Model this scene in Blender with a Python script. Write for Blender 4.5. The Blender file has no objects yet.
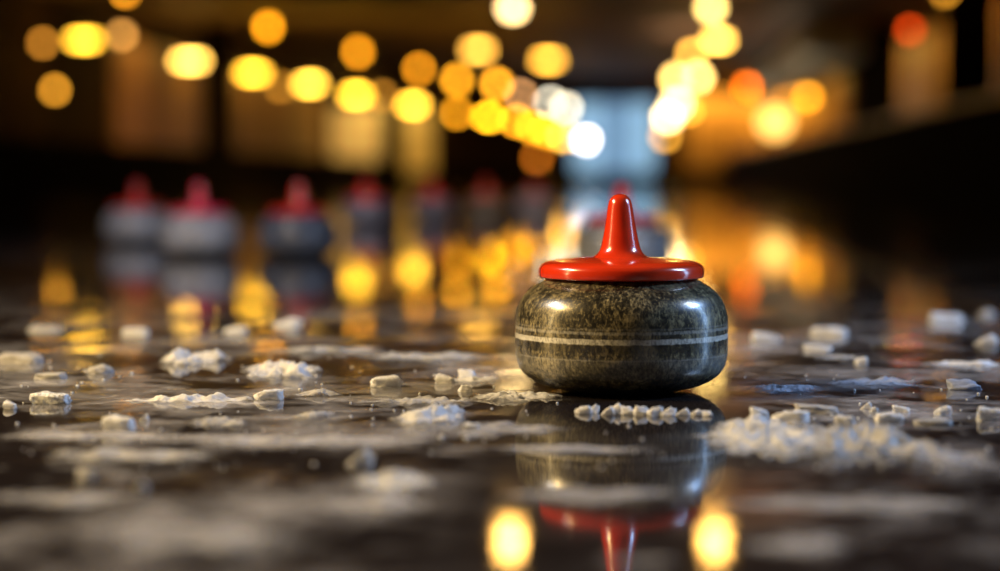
import bpy, bmesh, math, random
from mathutils import Vector, Matrix, noise

random.seed(7)
S = bpy.context.scene
COL = S.collection
PI = math.pi

# ------------------------------------------------------------------ camera
F = 2000.0                      # focal length in pixels of the 1000 x 571 frame
H = 0.2925                      # eye height over the ice
YAW = math.atan(130 / F)        # the hall runs along +Y, the lens looks a little left of it
PITCH = -math.atan(109.5 / F)
cam_d = bpy.data.cameras.new('camera')
cam = bpy.data.objects.new('camera', cam_d)
COL.objects.link(cam)
cam.location = (0, 0, H)
cam.rotation_euler = (PI / 2 + PITCH, 0, YAW)
cam_d.sensor_width = 36
cam_d.lens = F * 36 / 1000
cam_d.clip_start = 0.02
cam_d.clip_end = 300
cam_d.dof.use_dof = True
cam_d.dof.focus_distance = 2.66
cam_d.dof.aperture_fstop = 1.45
S.camera = cam
R = Matrix.Rotation(YAW, 3, 'Z') @ Matrix.Rotation(PI / 2 + PITCH, 3, 'X')


def ray(px, py):
    return (R @ Vector(((px - 500) / F, -(py - 285.5) / F, -1)))


def ice(px, py, z=0.0):
    """point on the ice seen at a pixel"""
    d = ray(px, py)
    t = (z - H) / d.z
    return Vector((0, 0, H)) + d * t


def at(px, py, Y):
    """point at hall distance Y seen at a pixel"""
    d = ray(px, py)
    return Vector((0, 0, H)) + d * (Y / d.y)


# ------------------------------------------------------------------ helpers
def tag(o, label=None, cat=None, group=None, kind=None):
    for k, v in (('label', label), ('category', cat), ('group', group), ('kind', kind)):
        if v:
            o[k] = v
    return o


def link(name, me, mat=None, parent=None, loc=None):
    o = bpy.data.objects.new(name, me)
    COL.objects.link(o)
    if mat:
        me.materials.append(mat)
    if parent:
        o.parent = parent
    if loc is not None:
        o.location = loc
    return o


def from_bm(name, bm, mat=None, parent=None, loc=None, smooth=True):
    me = bpy.data.meshes.new(name)
    bmesh.ops.recalc_face_normals(bm, faces=bm.faces)
    for f in bm.faces:
        f.smooth = smooth
    bm.to_mesh(me)
    bm.free()
    return link(name, me, mat, parent, loc)


def empty(name, loc, rz=0):
    o = bpy.data.objects.new(name, None)
    COL.objects.link(o)
    o.location = loc
    o.rotation_euler = (0, 0, rz)
    o.empty_display_size = .05
    return o


def copy_tree(o, parent=None):
    kids = [c for c in COL.objects if c.parent == o]
    c = o.copy()
    COL.objects.link(c)
    c.parent = parent
    for k in kids:
        copy_tree(k, c)
    return c


def lathe(bm, prof, n=96, cx=0, cy=0):
    rings = []
    for r, z in prof:
        if r < 1e-6:
            rings.append([bm.verts.new((cx, cy, z))])
        else:
            rings.append([bm.verts.new((cx + r * math.cos(2 * PI * i / n), cy + r * math.sin(2 * PI * i / n), z)) for i in range(n)])
    for a, b in zip(rings, rings[1:]):
        for i in range(n):
            j = (i + 1) % n
            if len(a) == 1 and len(b) > 1:
                bm.faces.new((a[0], b[i], b[j]))
            elif len(b) == 1 and len(a) > 1:
                bm.faces.new((a[i], a[j], b[0]))
            elif len(a) > 1:
                bm.faces.new((a[i], a[j], b[j], b[i]))
    return bm


def spline(pts, sub=6):
    """Catmull-Rom through profile points"""
    out = []
    P = [pts[0]] + list(pts) + [pts[-1]]
    for i in range(1, len(P) - 2):
        p0, p1, p2, p3 = P[i - 1], P[i], P[i + 1], P[i + 2]
        for k in range(sub):
            t = k / sub
            out.append(tuple(max(0, .5 * (2 * p1[a] + (p2[a] - p0[a]) * t + (2 * p0[a] - 5 * p1[a] + 4 * p2[a] - p3[a]) * t * t
                             + (-p0[a] + 3 * p1[a] - 3 * p2[a] + p3[a]) * t ** 3)) if a == 0 else
                             .5 * (2 * p1[a] + (p2[a] - p0[a]) * t + (2 * p0[a] - 5 * p1[a] + 4 * p2[a] - p3[a]) * t * t
                             + (-p0[a] + 3 * p1[a] - 3 * p2[a] + p3[a]) * t ** 3) for a in (0, 1)))
    out.append(pts[-1])
    return out


def box(bm, x0, x1, y0, y1, z0, z1):
    v = [bm.verts.new(p) for p in ((x0, y0, z0), (x1, y0, z0), (x1, y1, z0), (x0, y1, z0), (x0, y0, z1), (x1, y0, z1), (x1, y1, z1), (x0, y1, z1))]
    for f in ((0, 3, 2, 1), (4, 5, 6, 7), (0, 1, 5, 4), (1, 2, 6, 5), (2, 3, 7, 6), (3, 0, 4, 7)):
        bm.faces.new([v[i] for i in f])


def boxes(name, bs, mat, parent=None, loc=None, bevel=0):
    bm = bmesh.new()
    for b in bs:
        box(bm, *b)
    if bevel:
        bmesh.ops.bevel(bm, geom=list(bm.edges), offset=bevel, segments=2, affect='EDGES')
    return from_bm(name, bm, mat, parent, loc, smooth=False)


# ------------------------------------------------------------------ materials
class NT:
    def __init__(s, name):
        s.m = bpy.data.materials.new(name)
        s.m.use_nodes = True
        s.t = s.m.node_tree
        s.t.nodes.clear()
        s.out = s.t.nodes.new('ShaderNodeOutputMaterial')

    def n(s, typ, **kw):
        nd = s.t.nodes.new(typ)
        for k, v in kw.items():
            if k in nd.inputs:
                nd.inputs[k].default_value = v
            else:
                setattr(nd, k, v)
        return nd

    def l(s, a, b):
        s.t.links.new(a, b)

    def noise(s, vec, scale, detail=4, rough=.55, dist=0):
        nd = s.n('ShaderNodeTexNoise')
        nd.inputs['Scale'].default_value = scale
        nd.inputs['Detail'].default_value = detail
        nd.inputs['Roughness'].default_value = rough
        nd.inputs['Distortion'].default_value = dist
        if vec is not None:
            s.l(vec, nd.inputs['Vector'])
        return nd.outputs['Fac']

    def ramp(s, fac, stops):
        nd = s.n('ShaderNodeValToRGB')
        e = nd.color_ramp.elements
        while len(e) > 1:
            e.remove(e[0])
        for i, (p, c) in enumerate(stops):
            el = e[0] if i == 0 else e.new(p)
            el.position = p
            el.color = (c, c, c, 1) if isinstance(c, (int, float)) else (*c, 1)
        s.l(fac, nd.inputs['Fac'])
        return nd.outputs['Color']

    def math(s, op, a, b=None, clamp=False):
        nd = s.n('ShaderNodeMath', operation=op)
        nd.use_clamp = clamp
        for i, v in enumerate((a, b)):
            if v is None:
                continue
            if isinstance(v, (int, float)):
                nd.inputs[i].default_value = v
            else:
                s.l(v, nd.inputs[i])
        return nd.outputs[0]

    def mix(s, fac, a, b):
        nd = s.n('ShaderNodeMix', data_type='RGBA')
        for sock, v in ((nd.inputs[0], fac), (nd.inputs[6], a), (nd.inputs[7], b)):
            if isinstance(v, (int, float)):
                sock.default_value = v
            elif isinstance(v, tuple):
                sock.default_value = (*v, 1)
            else:
                s.l(v, sock)
        return nd.outputs[2]

    def done(s, shader):
        s.l(shader, s.out.inputs['Surface'])
        return s.m


def plain(name, col, rough=.5, var=.25, scale=6, metal=0, coat=0, bump=0):
    t = NT(name)
    tc = t.n('ShaderNodeTexCoord').outputs['Object']
    f = t.noise(tc, scale)
    c = t.mix(f, tuple(x * (1 - var) for x in col), tuple(min(1, x * (1 + var)) for x in col))
    p = t.n('ShaderNodeBsdfPrincipled')
    t.l(c, p.inputs['Base Color'])
    p.inputs['Roughness'].default_value = rough
    p.inputs['Metallic'].default_value = metal
    p.inputs['Coat Weight'].default_value = coat
    if bump:
        b = t.n('ShaderNodeBump', Strength=bump)
        t.l(t.noise(tc, scale * 8), b.inputs['Height'])
        t.l(b.outputs[0], p.inputs['Normal'])
    return t.done(p.outputs[0])


def wood(name, c1, c2, rough=.55, scale=3, axis=2, ior=1.45):
    t = NT(name)
    tc = t.n('ShaderNodeTexCoord').outputs['Object']
    mp = t.n('ShaderNodeMapping')
    sc = [6, 6, 6]
    sc[axis] = .5
    mp.inputs['Scale'].default_value = sc
    t.l(tc, mp.inputs['Vector'])
    f = t.noise(mp.outputs[0], scale, 6, .6, .4)
    c = t.ramp(f, [(.3, c1), (.7, c2)])
    p = t.n('ShaderNodeBsdfPrincipled')
    t.l(c, p.inputs['Base Color'])
    p.inputs['Roughness'].default_value = rough
    p.inputs['IOR'].default_value = ior
    return t.done(p.outputs[0])


def glow(name, col, strength, base=(.8, .75, .65)):
    """milk glass that gives off light"""
    t = NT(name)
    p = t.n('ShaderNodeBsdfPrincipled')
    p.inputs['Base Color'].default_value = (*base, 1)
    p.inputs['Roughness'].default_value = .3
    p.inputs['Emission Color'].default_value = (*col, 1)
    p.inputs['Emission Strength'].default_value = strength
    return t.done(p.outputs[0])


def granite(name, dark, mid, light, band):
    t = NT(name)
    tc = t.n('ShaderNodeTexCoord').outputs['Object']
    sep = t.n('ShaderNodeSeparateXYZ')
    t.l(tc, sep.inputs[0])
    z = sep.outputs['Z']
    mp = t.n('ShaderNodeMapping')
    mp.inputs['Scale'].default_value = (1, 1, .55)
    t.l(tc, mp.inputs['Vector'])
    v = mp.outputs[0]
    fine = t.noise(v, 330, 4, .75)
    med = t.noise(v, 110, 5, .65, .3)
    big = t.noise(tc, 16, 3, .5)
    s = t.math('ADD', t.math('MULTIPLY', fine, .62), t.math('MULTIPLY', med, .38))
    s = t.math('ADD', s, t.math('MULTIPLY', t.math('SUBTRACT', big, .5), .25))
    col = t.ramp(s, [(.41, dark), (.49, mid), (.575, light), (.66, tuple(min(1, c * 1.8) for c in light))])
    # pale rings ground into the stone
    wob = t.math('MULTIPLY', t.math('SUBTRACT', med, .5), .004)
    zz = t.math('ADD', z, wob)

    def ring(z0, hw, soft):
        d = t.math('ABSOLUTE', t.math('SUBTRACT', zz, z0))
        nd = t.n('ShaderNodeMapRange')
        t.l(d, nd.inputs[0])
        nd.inputs[1].default_value = hw
        nd.inputs[2].default_value = hw + soft
        nd.inputs[3].default_value = 1
        nd.inputs[4].default_value = 0
        return nd.outputs[0]
    grain = t.ramp(fine, [(.38, .3), (.6, 1.0)])

    def put(col, z0, hw, soft, amt, c):
        m = t.math('MULTIPLY', t.math('MULTIPLY', ring(z0, hw, soft), amt), grain)
        return t.mix(m, col, c)
    col = put(col, .0880, .0010, .0018, .5, tuple(b * .75 for b in band))
    col = put(col, .0930, .0005, .0012, .25, tuple(b * .6 for b in band))
    col = put(col, .0765, .0028, .0013, .95, band)
    col = put(col, .0670, .0040, .003, .55, dark)
    col = put(col, .0520, .0005, .0010, .5, tuple(b * .5 for b in band))
    col = put(col, .0400, .0090, .008, .34, tuple(b * .62 for b in band))
    col = put(col, .0120, .0060, .006, .5, dark)
    p = t.n('ShaderNodeBsdfPrincipled')
    t.l(col, p.inputs['Base Color'])
    rg = t.ramp(fine, [(.3, .34), (.7, .22)])
    t.l(rg, p.inputs['Roughness'])
    p.inputs['IOR'].default_value = 1.5
    b = t.n('ShaderNodeBump', Strength=.12, Distance=.001)
    t.l(fine, b.inputs['Height'])
    t.l(b.outputs[0], p.inputs['Normal'])
    p.inputs['Coat Weight'].default_value = .35
    p.inputs['Coat Roughness'].default_value = .12
    return t.done(p.outputs[0])


def plastic(name, col, rough=.22):
    t = NT(name)
    tc = t.n('ShaderNodeTexCoord').outputs['Object']
    f = t.noise(tc, 60, 4)
    c = t.mix(f, tuple(x * .82 for x in col), col)
    p = t.n('ShaderNodeBsdfPrincipled')
    t.l(c, p.inputs['Base Color'])
    p.inputs['Roughness'].default_value = rough
    p.inputs['Coat Weight'].default_value = .5
    p.inputs['Coat Roughness'].default_value = .08
    b = t.n('ShaderNodeBump', Strength=.03, Distance=.001)
    t.l(t.noise(tc, 400, 3), b.inputs['Height'])
    t.l(b.outputs[0], p.inputs['Normal'])
    return t.done(p.outputs[0])


def snow(name, col, rough=.45, bump=.5, scale=260, trans=.4, film=False, thin=(.25, .55)):
    """packed snow or slush lets light through; a film also thins out towards its rim and in flecks"""
    t = NT(name)
    tc = t.n('ShaderNodeNewGeometry').outputs['Position']
    f = t.noise(tc, scale, 6, .7)
    c = t.mix(t.ramp(f, [(.35, 0.0), (.65, 1.0)]), tuple(x * .7 for x in col), col)
    p = t.n('ShaderNodeBsdfPrincipled')
    t.l(c, p.inputs['Base Color'])
    p.inputs['Roughness'].default_value = rough
    p.inputs['IOR'].default_value = 1.31
    b = t.n('ShaderNodeBump', Strength=bump, Distance=.002)
    t.l(f, b.inputs['Height'])
    t.l(b.outputs[0], p.inputs['Normal'])
    tl = t.n('ShaderNodeBsdfTranslucent')
    t.l(c, tl.inputs['Color'])
    mx = t.n('ShaderNodeMixShader')
    mx.inputs[0].default_value = trans
    t.l(p.outputs[0], mx.inputs[1])
    t.l(tl.outputs[0], mx.inputs[2])
    sh = mx.outputs[0]
    if film:
        at_ = t.n('ShaderNodeAttribute', attribute_name='cover').outputs['Fac']
        g = t.noise(tc, 26, 6, .65, .5)
        k = t.math('ADD', t.math('MULTIPLY', at_, .75), t.math('SUBTRACT', g, .5))
        k = t.math('ADD', k, t.math('MULTIPLY', t.math('SUBTRACT', f, .5), .35))
        m = t.n('ShaderNodeMapRange')
        t.l(k, m.inputs[0])
        m.inputs[1].default_value, m.inputs[2].default_value = thin
        m.inputs[3].default_value, m.inputs[4].default_value = 0, .92
        tr = t.n('ShaderNodeBsdfTransparent')
        m2 = t.n('ShaderNodeMixShader')
        t.l(m.outputs[0], m2.inputs[0])
        t.l(tr.outputs[0], m2.inputs[1])
        t.l(sh, m2.inputs[2])
        sh = m2.outputs[0]
    return t.done(sh)


def clear_ice(name, col):
    t = NT(name)
    tc = t.n('ShaderNodeNewGeometry').outputs['Position']
    f = t.noise(tc, 180, 5, .65)
    p = t.n('ShaderNodeBsdfPrincipled')
    p.inputs['Base Color'].default_value = (*col, 1)
    p.inputs['Roughness'].default_value = .18
    p.inputs['IOR'].default_value = 1.31
    tr = t.ramp(f, [(.4, .15), (.6, .75)])
    t.l(tr, p.inputs['Transmission Weight'])
    b = t.n('ShaderNodeBump', Strength=.4, Distance=.002)
    t.l(f, b.inputs['Height'])
    t.l(b.outputs[0], p.inputs['Normal'])
    return t.done(p.outputs[0])


def ice_floor():
    """wet dark ice: mirror-like where wet, dull and pale where frosted"""
    t = NT('ice')
    pos = t.n('ShaderNodeNewGeometry').outputs['Position']
    n1 = t.noise(pos, 2.3, 5, .55, .6)
    n2 = t.noise(pos, 7.0, 5, .6, .8)
    n3 = t.noise(pos, 30, 5, .65, .3)
    fine = t.noise(pos, 420, 3, .6)
    a = t.math('ADD', t.math('MULTIPLY', n1, .46), t.math('MULTIPLY', n2, .36))
    a = t.math('ADD', a, t.math('MULTIPLY', n3, .18))
    frost = t.ramp(a, [(.475, 0.0), (.55, .30), (.66, .85)])
    scuff = t.ramp(n3, [(.5, 0.0), (.72, .25)])
    frost = t.math('MAXIMUM', frost, t.math('MULTIPLY', scuff, t.ramp(n2, [(.45, 0.0), (.62, 1.0)])))
    sx = t.n('ShaderNodeSeparateXYZ')
    t.l(pos, sx.inputs[0])
    near = t.n('ShaderNodeMapRange')         # most of the frost lies where the stones were swept to
    t.l(sx.outputs['Y'], near.inputs[0])
    near.inputs[1].default_value, near.inputs[2].default_value = 3.3, 5.0
    near.inputs[3].default_value, near.inputs[4].default_value = 1.0, .12
    frost = t.math('MULTIPLY', frost, near.outputs[0])
    trk = t.n('ShaderNodeMapRange')          # the track the stone has just swept clean
    t.l(t.math('ABSOLUTE', t.math('SUBTRACT', sx.outputs['X'], -.012)), trk.inputs[0])
    trk.inputs[1].default_value, trk.inputs[2].default_value = .13, .21
    trk.inputs[3].default_value, trk.inputs[4].default_value = .12, 1.0
    frost = t.math('MULTIPLY', frost, trk.outputs[0])
    wet = t.n('ShaderNodeBsdfPrincipled')
    wet.inputs['Base Color'].default_value = (.014, .011, .011, 1)
    wet.inputs['IOR'].default_value = 1.33
    rr = t.math('ADD', t.ramp(n2, [(.35, .02), (.65, .05)]), t.math('MULTIPLY', t.ramp(t.noise(pos, 4.3, 5, .6, .5), [(.46, 0.0), (.60, .20)]), t.math('MULTIPLY', near.outputs[0], trk.outputs[0])))
    t.l(rr, wet.inputs['Roughness'])
    hgt = t.math('ADD', t.math('MULTIPLY', n3, .055), t.math('MULTIPLY', fine, .02))
    b1 = t.n('ShaderNodeBump', Strength=.10, Distance=.004)
    t.l(hgt, b1.inputs['Height'])
    t.l(b1.outputs[0], wet.inputs['Normal'])
    fr = t.n('ShaderNodeBsdfPrincipled')
    fc = t.mix(n3, (.30, .29, .30), (.62, .61, .62))
    t.l(fc, fr.inputs['Base Color'])
    fr.inputs['Roughness'].default_value = .26
    fr.inputs['IOR'].default_value = 1.31
    b2 = t.n('ShaderNodeBump', Strength=.35, Distance=.002)
    t.l(t.math('ADD', n3, t.math('MULTIPLY', fine, .5)), b2.inputs['Height'])
    t.l(b2.outputs[0], fr.inputs['Normal'])
    mx = t.n('ShaderNodeMixShader')
    t.l(frost, mx.inputs[0])
    t.l(wet.outputs[0], mx.inputs[1])
    t.l(fr.outputs[0], mx.inputs[2])
    return t.done(mx.outputs[0])


M_ICE = ice_floor()
M_GRAN = granite('granite', (.006, .005, .003), (.034, .030, .019), (.21, .178, .10), (.66, .64, .56))
M_GRAN_PALE = granite('pale_granite', (.12, .125, .14), (.2, .21, .23), (.32, .32, .34), (.6, .6, .58))
M_GRAN_BLUE = granite('blue_granite', (.02, .025, .04), (.05, .06, .09), (.1, .12, .16), (.3, .32, .36))
M_RED = plastic('red_plastic', (.62, .032, .005))
M_MAG = plastic('crimson_plastic', (.62, .012, .06))
M_DARKRED = plastic('dark_red_plastic', (.55, .015, .014))
M_STEEL = plain('dark_steel', (.03, .028, .026), .4, metal=.6)
M_CORD = plain('black_cord', (.012, .011, .010), .6)
M_CEIL = wood('brown_ceiling_boards', (.075, .042, .030), (.13, .075, .05), .7, 2, 1)
M_WOOD = wood('amber_wood_panel', (.22, .10, .03), (.42, .20, .06), .5, 2)
M_WOODL = wood('pale_wood_panel', (.30, .16, .05), (.50, .27, .09), .5, 2)
M_WOODD = wood('dark_wood_panel', (.022, .011, .006), (.05, .025, .011), .8, 2, 2, 1.15)
M_BLACKW = wood('black_board', (.006, .005, .004), (.014, .010, .008), .9, 2, 1, 1.08)
M_LEDGE = wood('oak_ledge', (.20, .10, .045), (.34, .17, .08), .4, 2, 1)
M_DUCT = plain('grey_duct', (.42, .42, .36), .45, metal=.2)
M_SNOW = snow('white_snow', (.95, .95, .95), .45, .4, 260, .35)
M_GREY = snow('grey_ice', (.62, .61, .60), .35, .4, 160)
M_SLUSH = snow('grey_slush', (.62, .61, .60), .30, .4, 180, .2, True, (.15, .75))
M_FILM = snow('frost_film', (.62, .61, .62), .30, .4, 180, .2, True, (.25, 1.0))
M_SLUSHW = snow('white_slush', (.94, .94, .94), .4, .5, 180, .3, True, (.05, .5))
M_SLUSHB = snow('blue_grey_slush', (.46, .50, .60), .3, .35, 160, .2, True, (.12, .6))
M_BLUEICE = snow('blue_ice', (.46, .50, .60), .3, .35, 160)
M_CLEAR = clear_ice('clear_ice', (.92, .94, .96))

# ------------------------------------------------------------------ the hall
def struct(o, label=None):
    o['kind'] = 'structure'
    if label:
        o['label'] = label
    return o


XL, XR, YF, ZC = -11.5, 7.0, 75.0, 3.9
bm = bmesh.new()
v = [bm.verts.new(p) for p in ((XL - .3, -4, 0), (XR + .3, -4, 0), (XR + .3, YF + .3, 0), (XL - .3, YF + .3, 0))]
bm.faces.new(v)
r = bmesh.ops.extrude_face_region(bm, geom=list(bm.faces))
bmesh.ops.translate(bm, verts=[e for e in r['geom'] if isinstance(e, bmesh.types.BMVert)], vec=(0, 0, -.15))
struct(from_bm('floor', bm, M_ICE, smooth=False), 'wet dark curling ice with frosted patches')
struct(boxes('ceiling', [(XL - .3, XR + .3, 3, YF + .3, ZC, ZC + .2)], M_CEIL), 'dark brown boarded ceiling')
# side walls carry wood cladding in bays
struct(boxes('wall_left', [(XL - .3, XL, 3, YF, 0, ZC)], M_WOODD), 'dark wall with amber bays along the side of the hall')
struct(boxes('wall_right', [(XR, XR + .3, 3, YF, 0, ZC)], M_WOODD), 'dark wall with wood bays behind the ledge')


def bay(side, y0, y1, z0, z1, mat):
    x = XL if side < 0 else XR
    return struct(boxes('wall_bay_panel', [(min(x, x - side * .05), max(x, x - side * .05), y0, y1, z0, z1)], mat))


for y0, y1, m in ((37, 41, M_WOODD), (44, 48.4, M_WOOD), (48.6, 53.5, M_WOODL), (57, 61.5, M_WOODL), (62, 67, M_WOOD), (67.6, 74, M_WOODL)):
    bay(-1, y0, y1, .9, 3.4, m)
for y0, y1, m in ((37, 40, M_WOOD), (44, 55, M_WOODL), (60, 65, M_WOODD), (65.5, 74, M_WOODL)):
    bay(1, y0, y1, 1.0, 3.7, m)


def post(px, Y, w, X=None):
    p = at(px, 176, Y)
    x = p.x if X is None else X
    o = struct(boxes('wall_pillar', [(-w / 2, w / 2, -.12, .12, 0, ZC), (-w / 2 - .03, w / 2 + .03, -.15, .15, 0, .3)], M_BLACKW, loc=(x, Y, 0)))
    return o


post(219, 47, .72)
post(392, 66, .8)
post(876, 49, 1.1)
post(968, 38, 1.0)

# far wall with its openings: amber door, amber door, blue glazed gate
fx = lambda px: at(px, 176, YF).x
W0, W1 = fx(573), fx(655)
A0, A1 = fx(330), fx(384)
B0, B1 = fx(398), fx(434)
ZW = 3.1
struct(boxes('wall_far', [
    (XL - .3, A0, YF, YF + .3, 0, ZC), (A0, A1, YF, YF + .3, 3.0, ZC), (A1, B0, YF, YF + .3, 0, ZC), (B0, B1, YF, YF + .3, 2.9, ZC),
    (B1, W0, YF, YF + .3, 0, ZC), (W0, W1, YF, YF + .3, ZW, ZC), (W1, XR + .3, YF, YF + .3, 0, ZC)], M_WOODD), 'dark end wall of the hall')
M_AMB1 = glow('amber_lit_glass', (.75, .38, .08), .62)
M_AMB2 = glow('deep_amber_lit_glass', (.55, .24, .02), .55)
M_DAY = glow('daylight_glass', (.17, .33, .53), 1, (.02, .03, .04))
M_DAY2 = glow('bright_daylight_glass', (.32, .58, .82), 1, (.02, .03, .04))


def glazed(name, x0, x1, z1, mats, mull, label):
    root = struct(empty(name, ((x0 + x1) / 2, YF + .1, 0)), label)
    w = (x1 - x0) / 2
    f = .06
    boxes(name.rsplit('_', 1)[0] + '_frame', [(-w, -w + f, -.06, .06, 0, z1), (w - f, w, -.06, .06, 0, z1), (-w, w, -.06, .06, z1 - f, z1), (-w, w, -.06, .06, 0, .12)]
          + [(-w + 2 * w * k - .035, -w + 2 * w * k + .035, -.06, .06, 0, z1) for k in mull], M_STEEL, root)
    ks = [0] + list(mull) + [1]
    for i, (a, b) in enumerate(zip(ks, ks[1:])):
        boxes('pane', [(-w + 2 * w * a + .03, -w + 2 * w * b - .03, 0, .02, .1, z1 - .05)], mats[i % len(mats)], root)
    return root


glazed('window_1', W0, W1, ZW, [M_DAY2, M_DAY, M_DAY2], [.36, .68], 'tall daylit glazing in the end wall')
glazed('door_1', A0, A1, 3.0, [M_AMB1], [], 'amber lit door in the end wall')
glazed('door_2', B0, B1, 2.9, [M_AMB2], [], 'narrow deep amber lit door in the end wall')

for x0, x1 in ((1.95, 3.6), (3.75, 5.3), (5.45, 6.9)):
    struct(boxes('wall_bay_panel', [(x0, x1, YF - .05, YF, .3, 3.3)], M_WOODL))

# low side boards along the sheet, and the spectators' half wall with its ledge
struct(boxes('wall_boards_left', [(-9.08, -9.0, 12, YF, 0, .80), (-9.12, -8.96, 12, YF, .80, .85)], M_BLACKW), 'black side boards')
struct(boxes('wall_boards_far', [(-9.0, 3.5, 73.4, 73.5, 0, .40), (-9.0, 3.5, 73.36, 73.54, .40, .45)], M_BLACKW), 'black boards across the far end of the sheet')
struct(boxes('wall_divider_right', [(3.5, 3.62, 6, YF, 0, 1.02)], M_BLACKW), 'black half wall beside the sheet')
struct(boxes('trim_1', [(3.42, 3.95, 6, YF, 1.02, 1.07)], M_LEDGE), 'oak ledge on the half wall')

o = boxes('ventilation_duct', [(3.9, 5.2, 45, 72, 3.0, 3.6)] + [(3.86, 5.24, y, y + .08, 2.96, 3.64) for y in (46, 50, 54, 58, 63, 68)]
          + [(4.5, 4.6, y, y + .06, 3.6, ZC) for y in (48, 56, 64)], M_DUCT)
tag(o, 'pale grey air duct under the ceiling above the ledge side', 'air duct')

# ------------------------------------------------------------------ lamps
LAMP_N = [0]


def lamp(kind, px, py, Y, w, h, col, label, group, k=1.0):
    """pendant lamp whose lit glass is w x h pixels big at hall distance Y; col is how bright its blurred disc reads"""
    if Y < 0:                               # only its reflection is in view: hung where the ice mirrors it to (px, py)
        Y = -Y
        d = ray(px, py)
        p = Vector((d.x / d.y * Y, Y, -(H + d.z / d.y * Y)))
    else:
        p = at(px, py, Y)
    s = Y / F
    a, b = w * s / 2, h * s / 2
    bl = 99.3 * (1 / 2.66 - 1 / Y)
    area = PI / 4 * w * h if kind == 'globe' else w * h
    k *= 1.9 if kind == 'drum' else 1.4
    disc = (bl * .9 + w * .5) * (bl * .9 + h * .5) * .8
    e = disc / area * k
    LAMP_N[0] += 1
    m = glow('lamp_glass', col, e)
    top = ZC
    root = empty(kind + '_pendant_lamp' if kind != 'bollard' else 'bollard_lamp', (p.x, p.y, p.z))
    tag(root, label, 'lamp', group)
    bm = bmesh.new()
    if kind == 'drum':
        lathe(bm, [(0, -b), (a * .9, -b), (a, -b * .85), (a, b * .85), (a * .9, b), (0, b)], 24)
    else:
        lathe(bm, [(a * math.sin(PI * i / 12), -b * math.cos(PI * i / 12)) for i in range(13)], 24)
    from_bm('lamp_shade', bm, m, root)
    cap = max(.02, a * .35)
    if kind == 'bollard':
        bm = bmesh.new()
        lathe(bm, [(0, -p.z), (.14, -p.z), (.14, -p.z + .03), (.04, -p.z + .05), (.04, -b * .9), (0, -b * .9)], 16)
        from_bm('post', bm, M_STEEL, root)
        return root
    bm = bmesh.new()
    lathe(bm, [(0, b * .9), (cap, b * .9), (cap, b + .03), (cap * .5, b + .07), (0, b + .07)], 16)
    from_bm('cap', bm, M_STEEL, root)
    bm = bmesh.new()
    lathe(bm, [(0, b + .06), (.006, b + .06), (.006, top - p.z - .02), (0.05, top - p.z - .02), (.05, top - p.z), (0, top - p.z)], 10)
    from_bm('cord', bm, M_CORD, root)
    return root


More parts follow.
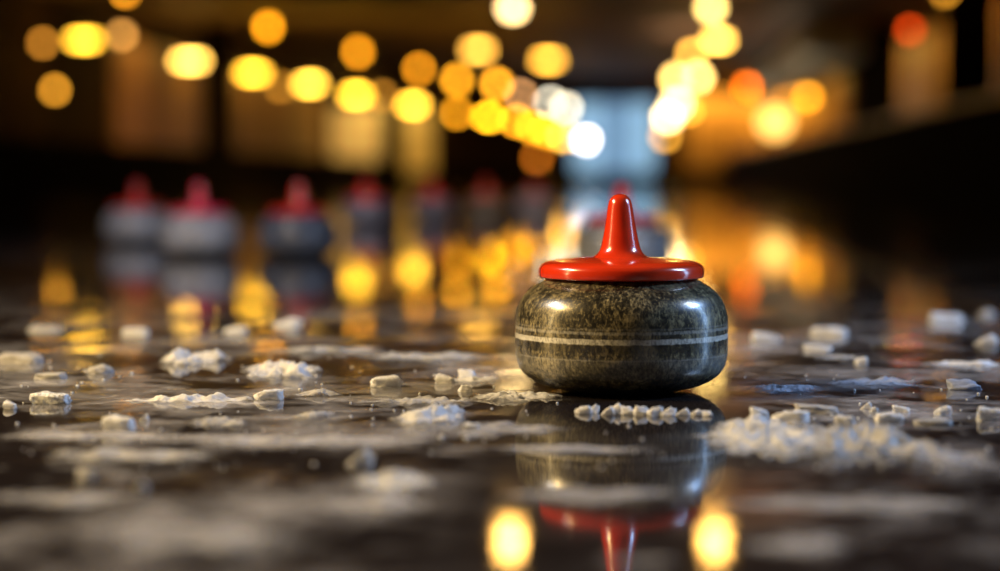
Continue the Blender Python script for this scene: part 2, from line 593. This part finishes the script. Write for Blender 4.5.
YEL = (1.0, .50, .030)
AMB = (.86, .33, .016)
ORA = (.56, .20, .008)
DIM = (.28, .105, .010)
HOT = (1.6, 1.05, .42)
G1 = 'wide amber drum lamps in the long row on the dark wall side'
G2 = 'globe lamps scattered around the drum lamp row'
G3 = 'white hot globe lamps of the bright row above the ledge side'
G4 = 'small lamps above the oak ledge'
LAMPS = [
    ('drum', 84, 40, 38, 24, 5, YEL, 'widest bright amber drum lamp, first of the long row from the hall entrance', G1),
    ('drum', 190, 61, 44, 25, 5, (1.15, .62, .10), 'bright amber drum lamp just before the black pillar', G1),
    ('drum', 253, 73, 45, 21, 5, YEL, 'bright amber drum lamp just past the black pillar', G1),
    ('drum', 310, 84, 46, 18, 5, (1, .52, .05), 'amber drum lamp below and beside two orange globes, second past the black pillar', G1),
    ('drum', 356, 95, 47, 17, 5, YEL, 'amber drum lamp directly under an orange globe, third past the black pillar', G1),
    ('drum', 413, 105, 48, 15, 5, (1, .48, .035), 'bright amber drum lamp above the narrow lit door', G1),
    ('drum', 489, 117, 52, 11, 5, (.95, .42, .01), 'deep yellow drum lamp midway between narrow lit door and daylit window', G1),
    ('globe', 43, 43, 36, 8, 8, DIM, 'dim brown globe lamp beside the widest drum lamp, farthest from the window', G2),
    ('globe', 122, 35, 38, 8, 8, (.34, .15, .03), 'dull tan globe lamp on the pillar side of the widest drum lamp', G2),
    ('globe', 125, -8, 36, 8, 8, ORA, 'orange globe lamp cut by the top edge of the view', G2),
    ('globe', 55, 90, 36, 8, 8, (.42, .17, .012), 'orange globe lamp hanging low beneath the widest drum lamp', G2),
    ('globe', 268, 27, 42, 9, 11, (.75, .27, .006), 'high orange globe lamp just past the black pillar', G2),
    ('globe', 281, 87, 46, 8, 8, (.16, .062, .005), 'very dim globe lamp between two drum lamps past the pillar', G2),
    ('globe', 358, 52, 46, 9, 10, (.58, .20, .005), 'orange globe lamp right above a drum lamp, fourth lamp past the pillar', G2),
    ('globe', 382, 96, 50, 8, 8, (.20, .08, .008), 'dim brown globe lamp between the two lit doors', G2),
    ('globe', 419, 69, 50, 8, 8, (.50, .17, .005), 'dark orange globe lamp above the drum lamp of the narrow door', G2),
    ('drum', 478, 50, 44, 19, 5, (.68, .33, .04), 'wide soft amber drum lamp hanging high over the sheet, nearer the doors', G2),
    ('globe', 457, 80, 52, 9, 9, (.72, .28, .01), 'orange globe lamp under the high soft drum lamp', G2),
    ('globe', 497, 84, 54, 9, 9, (.85, .33, .015), 'orange globe lamp beside its twin, on the window side of it', G2),
    ('globe', 457, 113, 54, 8, 8, (.52, .19, .005), 'dark orange globe lamp low beside the deep yellow drum lamp', G2),
    ('globe', 521, 95, 58, 7, 7, (.34, .16, .06), 'dull pinkish globe lamp next to the pale globes', G2),
    ('globe', 516, 121, 60, 8, 8, (.80, .30, .010), 'deep amber globe lamp low in the cluster, first after the yellow drum', G2),
    ('globe', 532, 127, 62, 8, 8, (.85, .34, .010), 'deep amber globe lamp low in the cluster, second after the yellow drum', G2),
    ('globe', 547, 131, 64, 8, 8, (.85, .36, .012), 'deep amber globe lamp low in the cluster, third after the yellow drum', G2),
    ('globe', 563, 136, 66, 8, 8, (.95, .45, .05), 'amber globe lamp low in the cluster beside the bluish white one', G2),
    ('globe', 586, 140, 70, 7, 7, (.85, .72, .70), 'bluish white globe lamp low in front of the daylit window', G2),
    ('globe', 550, 102, 66, 7, 7, (.42, .38, .28), 'grey white globe lamp at the window edge, dimmer of the pale pair', G2),
    ('globe', 566, 108, 67, 8, 8, (.60, .52, .36), 'cream globe lamp at the window edge, brighter of the pale pair', G2),
    ('drum', 548, 60, 45, 19, 5, (.70, .33, .03), 'wide soft amber drum lamp hanging high over the sheet, nearer the window', G2),
    ('globe', 513, 8, 34, 16, 12, HOT, 'white hot globe lamp high over the sheet, alone at the top edge', G3),
    ('globe', 510, 541, -15, 24, 28, (13.0, 6.6, 1.4), 'globe lamp overhead whose glow lies on the ice before the stone', G3),
    ('globe', 715, 541, -15, 24, 24, (12.0, 6.0, 1.2), 'overhead globe lamp whose glow lies on the ice beside the stone', G3),
    ('globe', 711, 8, 34, 13, 10, (1.25, .82, .22), 'pale yellow globe lamp at the top of the bright row', G3),
    ('drum', 718, 40, 40, 17, 5, (1.05, .56, .09), 'yellow drum lamp second from the top of the bright row', G3),
    ('globe', 692, 54, 43, 9, 9, (.8, .38, .05), 'amber globe lamp third from the top of the bright row', G3),
    ('globe', 676, 79, 49, 11, 11, (1.2, .72, .18), 'cream globe lamp on the window side, in the middle of the bright row', G3),
    ('globe', 698, 77, 50, 11, 11, (1.2, .74, .2), 'cream globe lamp on the ledge side, in the middle of the bright row', G3),
    ('globe', 677, 104, 57, 13, 13, (1.4, 1.0, .42), 'white hot globe lamp second from the bottom of the bright row', G3),
    ('globe', 668, 117, 63, 10, 10, (1.4, 1.0, .45), 'white hot globe lamp at the bottom of the bright row', G3),
    ('globe', 688, 110, 60, 8, 8, (.55, .24, .02), 'orange globe lamp peeping out beside the white hot ones', G3),
    ('globe', 665, 136, 70, 8, 8, (.45, .2, .02), 'dim amber globe lamp beneath the bright row', G3),
    ('globe', 747, 87, 52, 8, 8, (.68, .11, .001), 'orange red globe lamp above the large soft yellow one', G4),
    ('globe', 775, 122, 50, 26, 26, (.95, .52, .12), 'large soft yellow globe lamp low over the oak ledge', G4),
    ('globe', 808, 97, 62, 8, 8, (.52, .20, .006), 'small amber globe lamp beside the large soft yellow one', G4),
    ('globe', 910, 30, 40, 9, 9, (.30, .020, .001), 'red globe lamp before the pale wood bay', G4),
    ('globe', 945, -8, 37, 9, 9, (.30, .12, .008), 'amber globe lamp cut by the top edge beside the dark pillar', G4),
    ('bollard', 537, 158, 66, 8, 8, (.26, .065, .003), 'dark orange bollard lamp standing low under the amber cluster', None),
]
for L in LAMPS:
    lamp(*L)

# ------------------------------------------------------------------ curling stone
BODY = [(0, 0.0), (.058, 0.0), (.068, .0008), (.089, .0035), (.110, .0090), (.1265, .0175), (.1370, .0275), (.1425, .0390), (.1447, .0510),
        (.1450, .0620), (.1452, .0780), (.1450, .0930), (.1437, .1060), (.1400, .1190), (.1325, .1310), (.1215, .1405), (.1110, .1470), (.1040, .1515), (.100, .1535), (0, .154)]
LID = [(0, .154), (.1085, .154), (.1116, .1553), (.1124, .1585), (.1125, .1635), (.1112, .1688), (.1066, .1734), (.0960, .1768), (.078, .1794), (.055, .1812), (.030, .1823), (0, .1825)]
HANDLE = [(.0405, .1800), (.0355, .1835), (.0305, .1882), (.0272, .1945), (.0248, .2040), (.0225, .2160), (.0203, .2280), (.0186, .2400), (.0171, .2500), (.0156, .2570), (.0128, .2625),
          (.0085, .2662), (.0040, .2678), (0, .2681)]


def curling_stone(mg, ml):
    root = empty('curling_stone', (0, 0, 0))
    bm = bmesh.new()
    lathe(bm, BODY[:2] + spline(BODY[1:-1], 5) + BODY[-1:], 128)
    from_bm('body', bm, mg, root)
    bm = bmesh.new()
    lathe(bm, LID[:1] + spline(LID[1:], 5), 128)
    from_bm('lid', bm, ml, root)
    bm = bmesh.new()
    lathe(bm, spline(HANDLE, 5), 64)
    for v in bm.verts:                      # leans a hair, the grip is a little longer than wide
        k = max(0, v.co.z - .185)
        v.co.x += -.0012 - .012 * k
        v.co.y *= 1.12
    from_bm('handle', bm, ml, root)
    return root


stone = curling_stone(M_GRAN, M_RED)
SY = 2.735
stone.location = (at(621, 392, SY).x, SY, 0)
SX = stone.location.x
tag(stone, 'sharp speckled granite curling stone with glossy red lid and upright handle on the ice', 'curling stone')


def far_stone(px, py, mg, ml, label, rz):
    o = copy_tree(stone)
    o.name = 'curling_stone'
    o.location = ice(px, py)
    o.rotation_euler = (0, 0, rz)
    for k in [q for q in COL.objects if q.parent == o]:
        k.data = k.data.copy()
        k.data.materials.clear()
        k.data.materials.append(mg if k.name.startswith('body') else ml)
    tag(o, label, 'curling stone', 'blurred curling stones waiting behind the sharp one')
    return o


for a in ((200, 256, M_GRAN_PALE, M_MAG, 'blurred grey stone with crimson handle, near the foot of the black pillar', .3),
          (138, 244, M_GRAN_PALE, M_DARKRED, 'blurred grey stone with dark red lid, outer neighbour of the crimson handled one', 1.1),
          (299, 256, M_GRAN_BLUE, M_DARKRED, 'blurred dark blue stone with dull red lid, below the amber lit door', 2.1),
          (366, 226, M_GRAN_BLUE, M_DARKRED, 'distant blurred stone below the space between the two lit doors', .7),
          (432, 222, M_GRAN_BLUE, M_DARKRED, 'distant blurred stone just past the narrow lit door', 1.7),
          (486, 219, M_GRAN, M_RED, 'distant blurred red lidded stone under the deep yellow drum lamp', .1),
          (535, 216, M_GRAN_PALE, M_DARKRED, 'farthest blurred stone, at the foot of the orange bollard lamp', .1),
          (622, 275, M_GRAN_PALE, M_MAG, 'blurred crimson lidded stone hidden behind the sharp one', .9)):
    far_stone(*a)

# ------------------------------------------------------------------ ice chunks and slush
def chunk_mesh(seed, boxy=False):
    """a broken lump of ice: facets of a random hull, roughened"""
    rnd = random.Random(seed)
    bm = bmesh.new()
    for i in range(60 if boxy else 26):
        th, u = rnd.uniform(0, 2 * PI), rnd.uniform(-1, 1)
        r = (1 - u * u) ** .5
        p = Vector((math.cos(th) * r, math.sin(th) * r, u))
        p = Vector([math.copysign(abs(c) ** (.3 if boxy else .8), c) for c in p]) * (rnd.uniform(.47, .54) if boxy else rnd.uniform(.40, .54))
        bm.verts.new(p)
    bmesh.ops.convex_hull(bm, input=list(bm.verts))
    bmesh.ops.delete(bm, geom=[v for v in bm.verts if not v.link_faces], context='VERTS')
    bmesh.ops.triangulate(bm, faces=list(bm.faces))
    bmesh.ops.subdivide_edges(bm, edges=list(bm.edges), cuts=4, use_grid_fill=True)
    for k in range(2):
        bmesh.ops.smooth_vert(bm, verts=list(bm.verts), factor=.4, use_axis_x=True, use_axis_y=True, use_axis_z=True)
    off = Vector((rnd.uniform(0, 50), rnd.uniform(0, 50), rnd.uniform(0, 50)))
    tilt = rnd.uniform(-.3, .3)
    for v in bm.verts:
        c = v.co.copy()
        c *= 1 + (.2 if boxy else .26) * noise.fractal(c * 3.4 + off, 1.0, 2.0, 5) + (.09 if boxy else .06) * noise.noise(c * 11 + off)
        c.z += tilt * c.x
        v.co = c
    for ax in range(3):
        lo, hi = min(v.co[ax] for v in bm.verts), max(v.co[ax] for v in bm.verts)
        for v in bm.verts:
            t = (v.co[ax] - lo) / (hi - lo)
            v.co[ax] = t - .5 if ax < 2 else max(0, t * 1.6 - .6)
    me = bpy.data.meshes.new('ice_chunk')
    bmesh.ops.recalc_face_normals(bm, faces=bm.faces)
    for f in bm.faces:
        f.smooth = True
    bm.to_mesh(me)
    bm.free()
    return me


VAR = {}
for mn, m in (('s', M_SNOW), ('c', M_CLEAR), ('b', M_BLUEICE), ('g', M_GREY)):
    for i in range(6):
        for bx in (False, True):
            me = chunk_mesh(11 + i, bx)
            me.materials.append(m)
            VAR[mn, i, bx] = me
CN = [0]


def chunk(px, py, w, h, label, mat='s', name='ice_chunk', group=None, depth=None, rz=None, cat='ice chunk'):
    """(px, py) is the middle of the lump in the photo, w x h its size there"""
    CN[0] += 1
    if py < 350:
        h *= .58
    base = ice(px, py + h * .42)
    s = base.y / F
    W, Hh = w * s, h * s * .82
    D = depth if depth else max(W * .55, Hh * .9)
    o = bpy.data.objects.new(name, VAR[mat, CN[0] % 6, any(k in label for k in ('squared', 'cubic', 'blocky chunk,', 'broad', 'flat', 'rounded', 'white ice chunk', 'ridge', 'facet'))])
    COL.objects.link(o)
    o.location = (base.x, base.y, -.0004)
    o.scale = (W, D, Hh)
    o.rotation_euler = (0, 0, rz if rz is not None else random.uniform(-.25, .25))
    tag(o, label, cat, group)
    return o


SMALL = 'ice crumbs lying in a row before the sharp stone'
CH = [
    (52, 397, 42, 15, 'squared translucent ice block with golden frost beside it, away from the stone', 'c'),
    (51, 375, 35, 8, 'thin tilted ice sliver behind the squared ice block', 'g'),
    (100, 368, 29, 12, 'small grey ice chunk lying past the thin tilted sliver', 'g'),
    (22, 357, 50, 12, 'long low blurred ice ridge behind the tilted sliver', 'g'),
    (205, 357, 20, 9, 'small white lump topping the snow pile before the brightest amber reflection', 's'),
    (180, 362, 14, 7, 'small white lump at the thin end of the snow pile', 's'),
    (120, 422, 34, 19, 'blurred white ice chunk in front of the squared ice block', 's'),
    (144, 417, 11, 9, 'tiny ice bit next to the blurred white chunk', 's'),
    (10, 404, 14, 11, 'small ice bit beyond the squared ice block, at the edge of view', 's'),
    (136, 331, 30, 15, 'far blurred white ice chunk beside the brightest amber reflection', 's'),
    (44, 328, 42, 14, 'far blurred ice chunk in the dark corner of the sheet', 'g'),
    (235, 329, 26, 14, 'far blurred ice chunk between two amber reflections', 's'),
    (288, 322, 30, 20, 'far blurred tall ice chunk beneath the dark blue stone', 's'),
    (386.6, 380.5, 34, 14, 'sharp rounded white ice chunk, largest between the long snow wedge and the stone', 's'),
    (444.6, 377.8, 20, 12, 'sharp faceted ice chunk between the rounded chunk and the stone', 's'),
    (468, 373, 21, 10, 'upper small ice chunk of the pair by the stone', 's'),
    (465, 388, 15, 9, 'lower small ice chunk of the pair by the stone', 's'),
    (269, 394, 31, 14, 'white ice chunk in front of the long snow wedge', 's'),
    (472, 426, 18, 10, 'small blurred ice bit in front of the flat ice slab', 's'),
    (359, 456, 30, 22, 'tall blurred snow lump leading a diagonal streak of slush', 's'),
    (141, 485, 17, 13, 'small very blurred ice bit on the dark front ice', 'g'),
    (87, 473, 24, 14, 'small brownish blurred ice bit on the front ice beside a longer patch', 'g'),
    (760, 413, 20, 17, 'upright white ice chunk just beside the stone reflection', 's'),
    (790, 416, 39, 16, 'broad white ice chunk behind the big slush patch', 's'),
    (845, 420, 21, 14, 'blurred cubic ice chunk between two flat ones behind the slush patch', 's'),
    (866, 405, 13, 10, 'sharp ice crystal pair, bigger one, standing behind the blocky chunk', 's'),
    (874, 409, 10, 8, 'sharp ice crystal pair, smaller one, standing behind the blocky chunk', 'c'),
    (889, 416.5, 29, 10, 'blocky flat topped ice chunk in front of the sharp crystals', 's'),
    (901, 408.5, 18, 9, 'small glittering ice chunk behind the blocky flat topped one', 'c'),
    (943, 410, 18, 12, 'tilted glittering ice chunk between blocky chunk and clear block', 'c'),
    (991, 413, 30, 17, 'clear squared ice block at the edge of view beyond the stone', 'c'),
    (933, 421, 40, 7, 'low flat ice piece in front of the tilted glittering chunk', 'g'),
    (766, 336, 30, 19, 'far blurred white ice chunk right behind the stone side', 's'),
    (829, 331, 40, 18, 'far blurred broad ice chunk, upper of two in line', 's'),
    (818, 347, 30, 12, 'far blurred flat ice chunk, lower of two in line', 's'),
    (861, 360, 14, 9, 'small blurred ice bit ending a thin streak behind the blue slabs', 's'),
    (946, 317, 36, 20, 'far blurred ice chunk near the half wall, broader one', 's'),
    (985, 339, 26, 22, 'far blurred round ice chunk near the half wall, closest one', 's'),
    (987, 312, 18, 15, 'far blurred small ice chunk near the half wall, farthest one', 'g'),
    (965, 384, 36, 13, 'bluish ice chunk at the end of the longest blue slab', 'b'),
    (817, 408, 46, 12, 'low wedge of glittering snow behind the broad white chunk', 'g'),
    (700, 330 + 25, 12, 8, 'tiny blurred ice bit hidden behind the stone', 's'),
]
for cdef in CH[:-1]:
    chunk(*cdef)
for i, (px, py, w, h) in enumerate(((583, 409, 18, 10), (594, 408, 12, 11), (607, 410, 16, 11), (617, 408, 15, 14), (628, 410, 14, 11), (641, 410, 20, 12), (655, 410.5, 18, 12),
                                    (668, 411, 18, 11), (682, 411, 17, 9), (697, 412, 15, 8), (708, 413, 12, 7))):
    chunk(px, py, w, h, 'small white ice crumb in the row lying before the stone', 's', 'ice_crumb', SMALL)


def patch(px, py, w, h, thick, mat, label, seed, lump=1.0):
    """a low irregular mound of slush seen w x h pixels large around (px, py)"""
    p0 = ice(px, py)
    pa, pb = ice(px, py - h / 2), ice(px, py + h / 2)
    a = w / 2 * p0.y / F * 1.08
    b = (pa.y - pb.y) / 2 * 1.08
    cy = (pa.y + pb.y) / 2
    nr, na = 40, 160
    off = Vector((seed * 3.1, seed * 7.7, seed * 1.3))
    bm = bmesh.new()
    lay = bm.verts.layers.float.new('cover')
    rings = []
    for i in range(nr + 1):
        t = i / nr
        ring = []
        for k in range(na if i else 1):
            th = 2 * PI * k / na
            d = Vector((math.cos(th), math.sin(th), 0))
            edge = 1 + .45 * noise.fractal(d * 1.6 + off, 1, 2, 5) + .16 * noise.noise(d * 9 + off)
            x, y = d.x * t * a * edge, d.y * t * b * edge
            q = Vector((x, y, 0))
            hg = (1 - t ** 3) * (.45 + 1.0 * lump * (noise.fractal(q * 46 + off, 1, 2, 5)) + .45 * noise.noise(q * 13 + off))
            z = thick * max(.05, hg) if i < nr else -.0003
            v = bm.verts.new((x, y, z))
            v[lay] = max(0, min(1, (1 - t) * 1.6)) * (1 + .5 * noise.noise(q * 22 + off))
            ring.append(v)
        rings.append(ring)
    for k in range(na):
        bm.faces.new((rings[0][0], rings[1][k], rings[1][(k + 1) % na]))
    for A, B in zip(rings[1:], rings[2:]):
        for k in range(na):
            j = (k + 1) % na
            bm.faces.new((A[k], B[k], B[j], A[j]))
    o = from_bm('slush_patch', bm, mat, loc=(p0.x, cy, .0002))
    tag(o, label, 'slush', None, 'stuff')
    return o


PT = [
    (283, 373, 96, 11, .016, M_SLUSHW, 'long white snow wedge behind the white chunk', 1),
    (192, 361, 62, 8, .016, M_SLUSHW, 'wedge shaped snow pile before the brightest amber reflection', 33),
    (188, 401, 118, 6, .008, M_SLUSHW, 'thin grey slush strip beside the squared ice block', 2),
    (222, 424, 62, 9, .008, M_SLUSH, 'blurred slush strip in front of the thin strip', 3),
    (515, 397, 92, 8, .009, M_SLUSHW, 'flat ice slab reaching under the stone edge', 4),
    (472, 381, 44, 6, .006, M_SLUSHW, 'glittering snow around the small chunk pair', 5),
    (318, 396, 52, 5, .006, M_SLUSH, 'narrow slush strip beside the white chunk', 6),
    (418, 403, 112, 7, .006, M_SLUSH, 'long narrow slush streak before the rounded chunk', 7),
    (430, 420, 78, 13, .014, M_SLUSHW, 'lumpy white slush patch before the flat slab', 8),
    (320, 351, 110, 6, .007, M_SLUSH, 'pale slush streak behind the long snow wedge', 9),
    (430, 358, 130, 8, .007, M_SLUSH, 'pale slush streak reaching toward the stone', 10),
    (312, 417, 44, 7, .005, M_SLUSH, 'short slush strip on the golden reflection', 12),
    (394, 483, 74, 18, .010, M_SLUSHW, 'diagonal white slush streak on the front ice', 13),
    (134, 457, 175, 14, .006, M_SLUSH, 'long grey slush patch on the front ice', 14),
    (785, 390, 68, 9, .006, M_SLUSHB, 'blue grey ice slab next to the stone', 16),
    (876, 383, 96, 7, .005, M_SLUSHB, 'longest blue grey ice slab', 17),
    (962, 365, 74, 4, .007, M_SLUSHW, 'thin white streak on the red reflection', 18),
    (840, 358, 60, 4, .005, M_SLUSH, 'thin grey streak behind the blue slabs', 19),
    (768, 440, 120, 34, .014, M_SLUSHW, 'big white slush patch by the stone reflection', 20),
    (862, 446, 150, 36, .014, M_SLUSH, 'widest white slush patch on the front ice', 21),
    (950, 458, 120, 26, .006, M_FILM, 'grey slush at the edge of the widest patch', 22),
    (500, 430, 150, 18, .004, M_FILM, 'grey frost film over the stone reflection', 23),
    (560, 450, 240, 8, .003, M_FILM, 'thin frost streak across the stone reflection', 24),
    (590, 497, 190, 20, .003, M_FILM, 'frost film where the lid is mirrored in the ice', 25),
    (190, 540, 340, 40, .003, M_FILM, 'broad frost film along the bottom of the view', 26),
    (300, 441, 330, 18, .003, M_FILM, 'broad frost film behind the diagonal slush streak', 27),
    (60, 500, 240, 20, .003, M_FILM, 'frost film on the dark front ice away from the stone', 28),
    (370, 505, 150, 20, .003, M_FILM, 'frost film beside the mirrored lamp glow', 29),
    (860, 505, 300, 24, .003, M_FILM, 'frost film in front of the widest slush patch', 30),
    (635, 562, 90, 12, .003, M_FILM, 'frost film between the two mirrored lamp glows', 31),
    (90, 437, 220, 12, .003, M_FILM, 'frost film in front of the squared ice block', 32),
    (800, 547, 150, 26, .003, M_FILM, 'frost film at the bottom of the view past the mirrored lamp glow', 34),
]
for a in PT:
    patch(*a)

# fine snow grit
bm = bmesh.new()
rnd = random.Random(3)
for i in range(200):
    px, py = rnd.uniform(0, 1000), rnd.uniform(342, 470)
    if 505 < px < 735 and py < 402:
        continue
    q = ice(px, py)
    s = rnd.uniform(.001, .0026) * (1.6 if rnd.random() < .1 else 1)
    mt = Matrix.Translation((q.x, q.y, s * .3)) @ Matrix.Rotation(rnd.uniform(0, 6), 4, 'Z') @ Matrix.Diagonal((s, s * rnd.uniform(.6, 1), s * rnd.uniform(.5, .9), 1))
    bmesh.ops.create_icosphere(bm, subdivisions=1, radius=1, matrix=mt)
tag(from_bm('snow_grit', bm, M_SNOW), 'fine snow grit scattered over the ice', 'snow', None, 'stuff')

# ------------------------------------------------------------------ lights
def area(name, loc, target, sx, sy, col, watt):
    d = bpy.data.lights.new(name, 'AREA')
    d.shape = 'RECTANGLE'
    d.size, d.size_y = sx, sy
    d.color = col
    d.energy = watt
    o = bpy.data.objects.new(name, d)
    COL.objects.link(o)
    o.location = loc
    o.rotation_euler = (Vector(target) - Vector(loc)).to_track_quat('-Z', 'Y').to_euler()
    return o


def point(name, loc, col, watt, rad=.15):
    d = bpy.data.lights.new(name, 'POINT')
    d.color = col
    d.energy = watt
    d.shadow_soft_size = rad
    o = bpy.data.objects.new(name, d)
    COL.objects.link(o)
    o.location = loc


T = (SX, SY, .09)


def spot(name, loc, target, col, watt, deg, rad=.1):
    d = bpy.data.lights.new(name, 'SPOT')
    d.color = col
    d.energy = watt
    d.spot_size = math.radians(deg)
    d.spot_blend = .6
    d.shadow_soft_size = rad
    o = bpy.data.objects.new(name, d)
    COL.objects.link(o)
    o.location = loc
    o.rotation_euler = (Vector(target) - Vector(loc)).to_track_quat('-Z', 'Y').to_euler()


# amber lamp and lit panel on the dark side, daylight on the ledge side
area('warm_lamp', (SX - 2.4, SY - .45, 1.75), T, .26, .36, (1, .66, .24), 125)
area('warm_panel', (SX - 2.7, SY - .5, .75), T, .12, 1.4, (1, .70, .30), 16)
area('blue_lamp', (SX + 2.5, SY + .45, 1.7), T, .60, .35, (.28, .52, 1), 66)
area('blue_panel', (SX + 2.7, SY + .5, .75), T, .30, 1.4, (.36, .60, 1), 20)
area('side_fill_light', (SX - 3.4, 3.0, 2.7), (SX - .3, 2.2, 0), .8, .8, (1, .94, .86), 95)  # unseen fill added from the warm side to whiten snow and frost
area('side_fill_light', (SX + 3.4, 3.3, 2.7), (SX + .4, 2.2, 0), .8, .8, (.78, .88, 1), 58)  # its cool counterpart, likewise an added fill
spot('stone_row_fill', (-2.6, 4.0, 3.4), (-2.0, 8.2, .1), (.95, .88, 1), 420, 34)  # added fill so the blurred stones stand out brighter
spot('far_row_fill', (-1.5, 7.0, 3.4), (-1.2, 13.5, .1), (1, .75, .7), 1100, 34)  # added fill to bring out the red of the distant lids
for y in (47, 54, 62):
    area('duct_fill', (3.75, y, 2.3), (4.2, y, 3.2), 2.0, .2, (1, .90, .68), 16)  # fill light added under the duct to make it show
# unseen lights added to brighten the wood bays: each shines only onto its wall
for y in (46, 51, 59, 64.5, 71):
    area('wall_fill_left', (XL + .9, y, 3.6), (XL, y, 1.9), 1.2, .15, (1, .60, .10), 20)
for y in (38.5, 46, 52, 62, 70):
    area('wall_fill_right', (XR - .9, y, 3.6), (XR, y, 1.9), 1.2, .15, (1, .58, .10), 30)
for x, e in ((-9, 50), (2.8, 85), (4.5, 80), (6.2, 70)):
    area('end_wall_fill', (x, YF - .9, 3.6), (x, YF, 1.7), 1.2, .15, (1, .58, .10), e)  # added lights that give the end wall its gold glow
for y in (26, 38, 50):
    area('ceiling_fill', (1.5, y, 3.35), (1.5, y, 4.0), 1.5, .3, (1, .55, .28), 34)  # upward fill added to lift the dark ceiling boards

w = bpy.data.worlds.new('world')
S.world = w
w.use_nodes = True
bg = w.node_tree.nodes['Background']
bg.inputs[0].default_value = (.45, .43, .45, 1)
bg.inputs[1].default_value = .04

S.view_settings.view_transform = 'Standard'
S.view_settings.look = 'None'
S.view_settings.gamma = 1
S.view_settings.exposure = 0
S.view_settings.use_curve_mapping = False
S.cycles.use_denoising = True
S.cycles.use_adaptive_sampling = False
S.cycles.max_bounces = 8
S.cycles.sample_clamp_indirect = 12
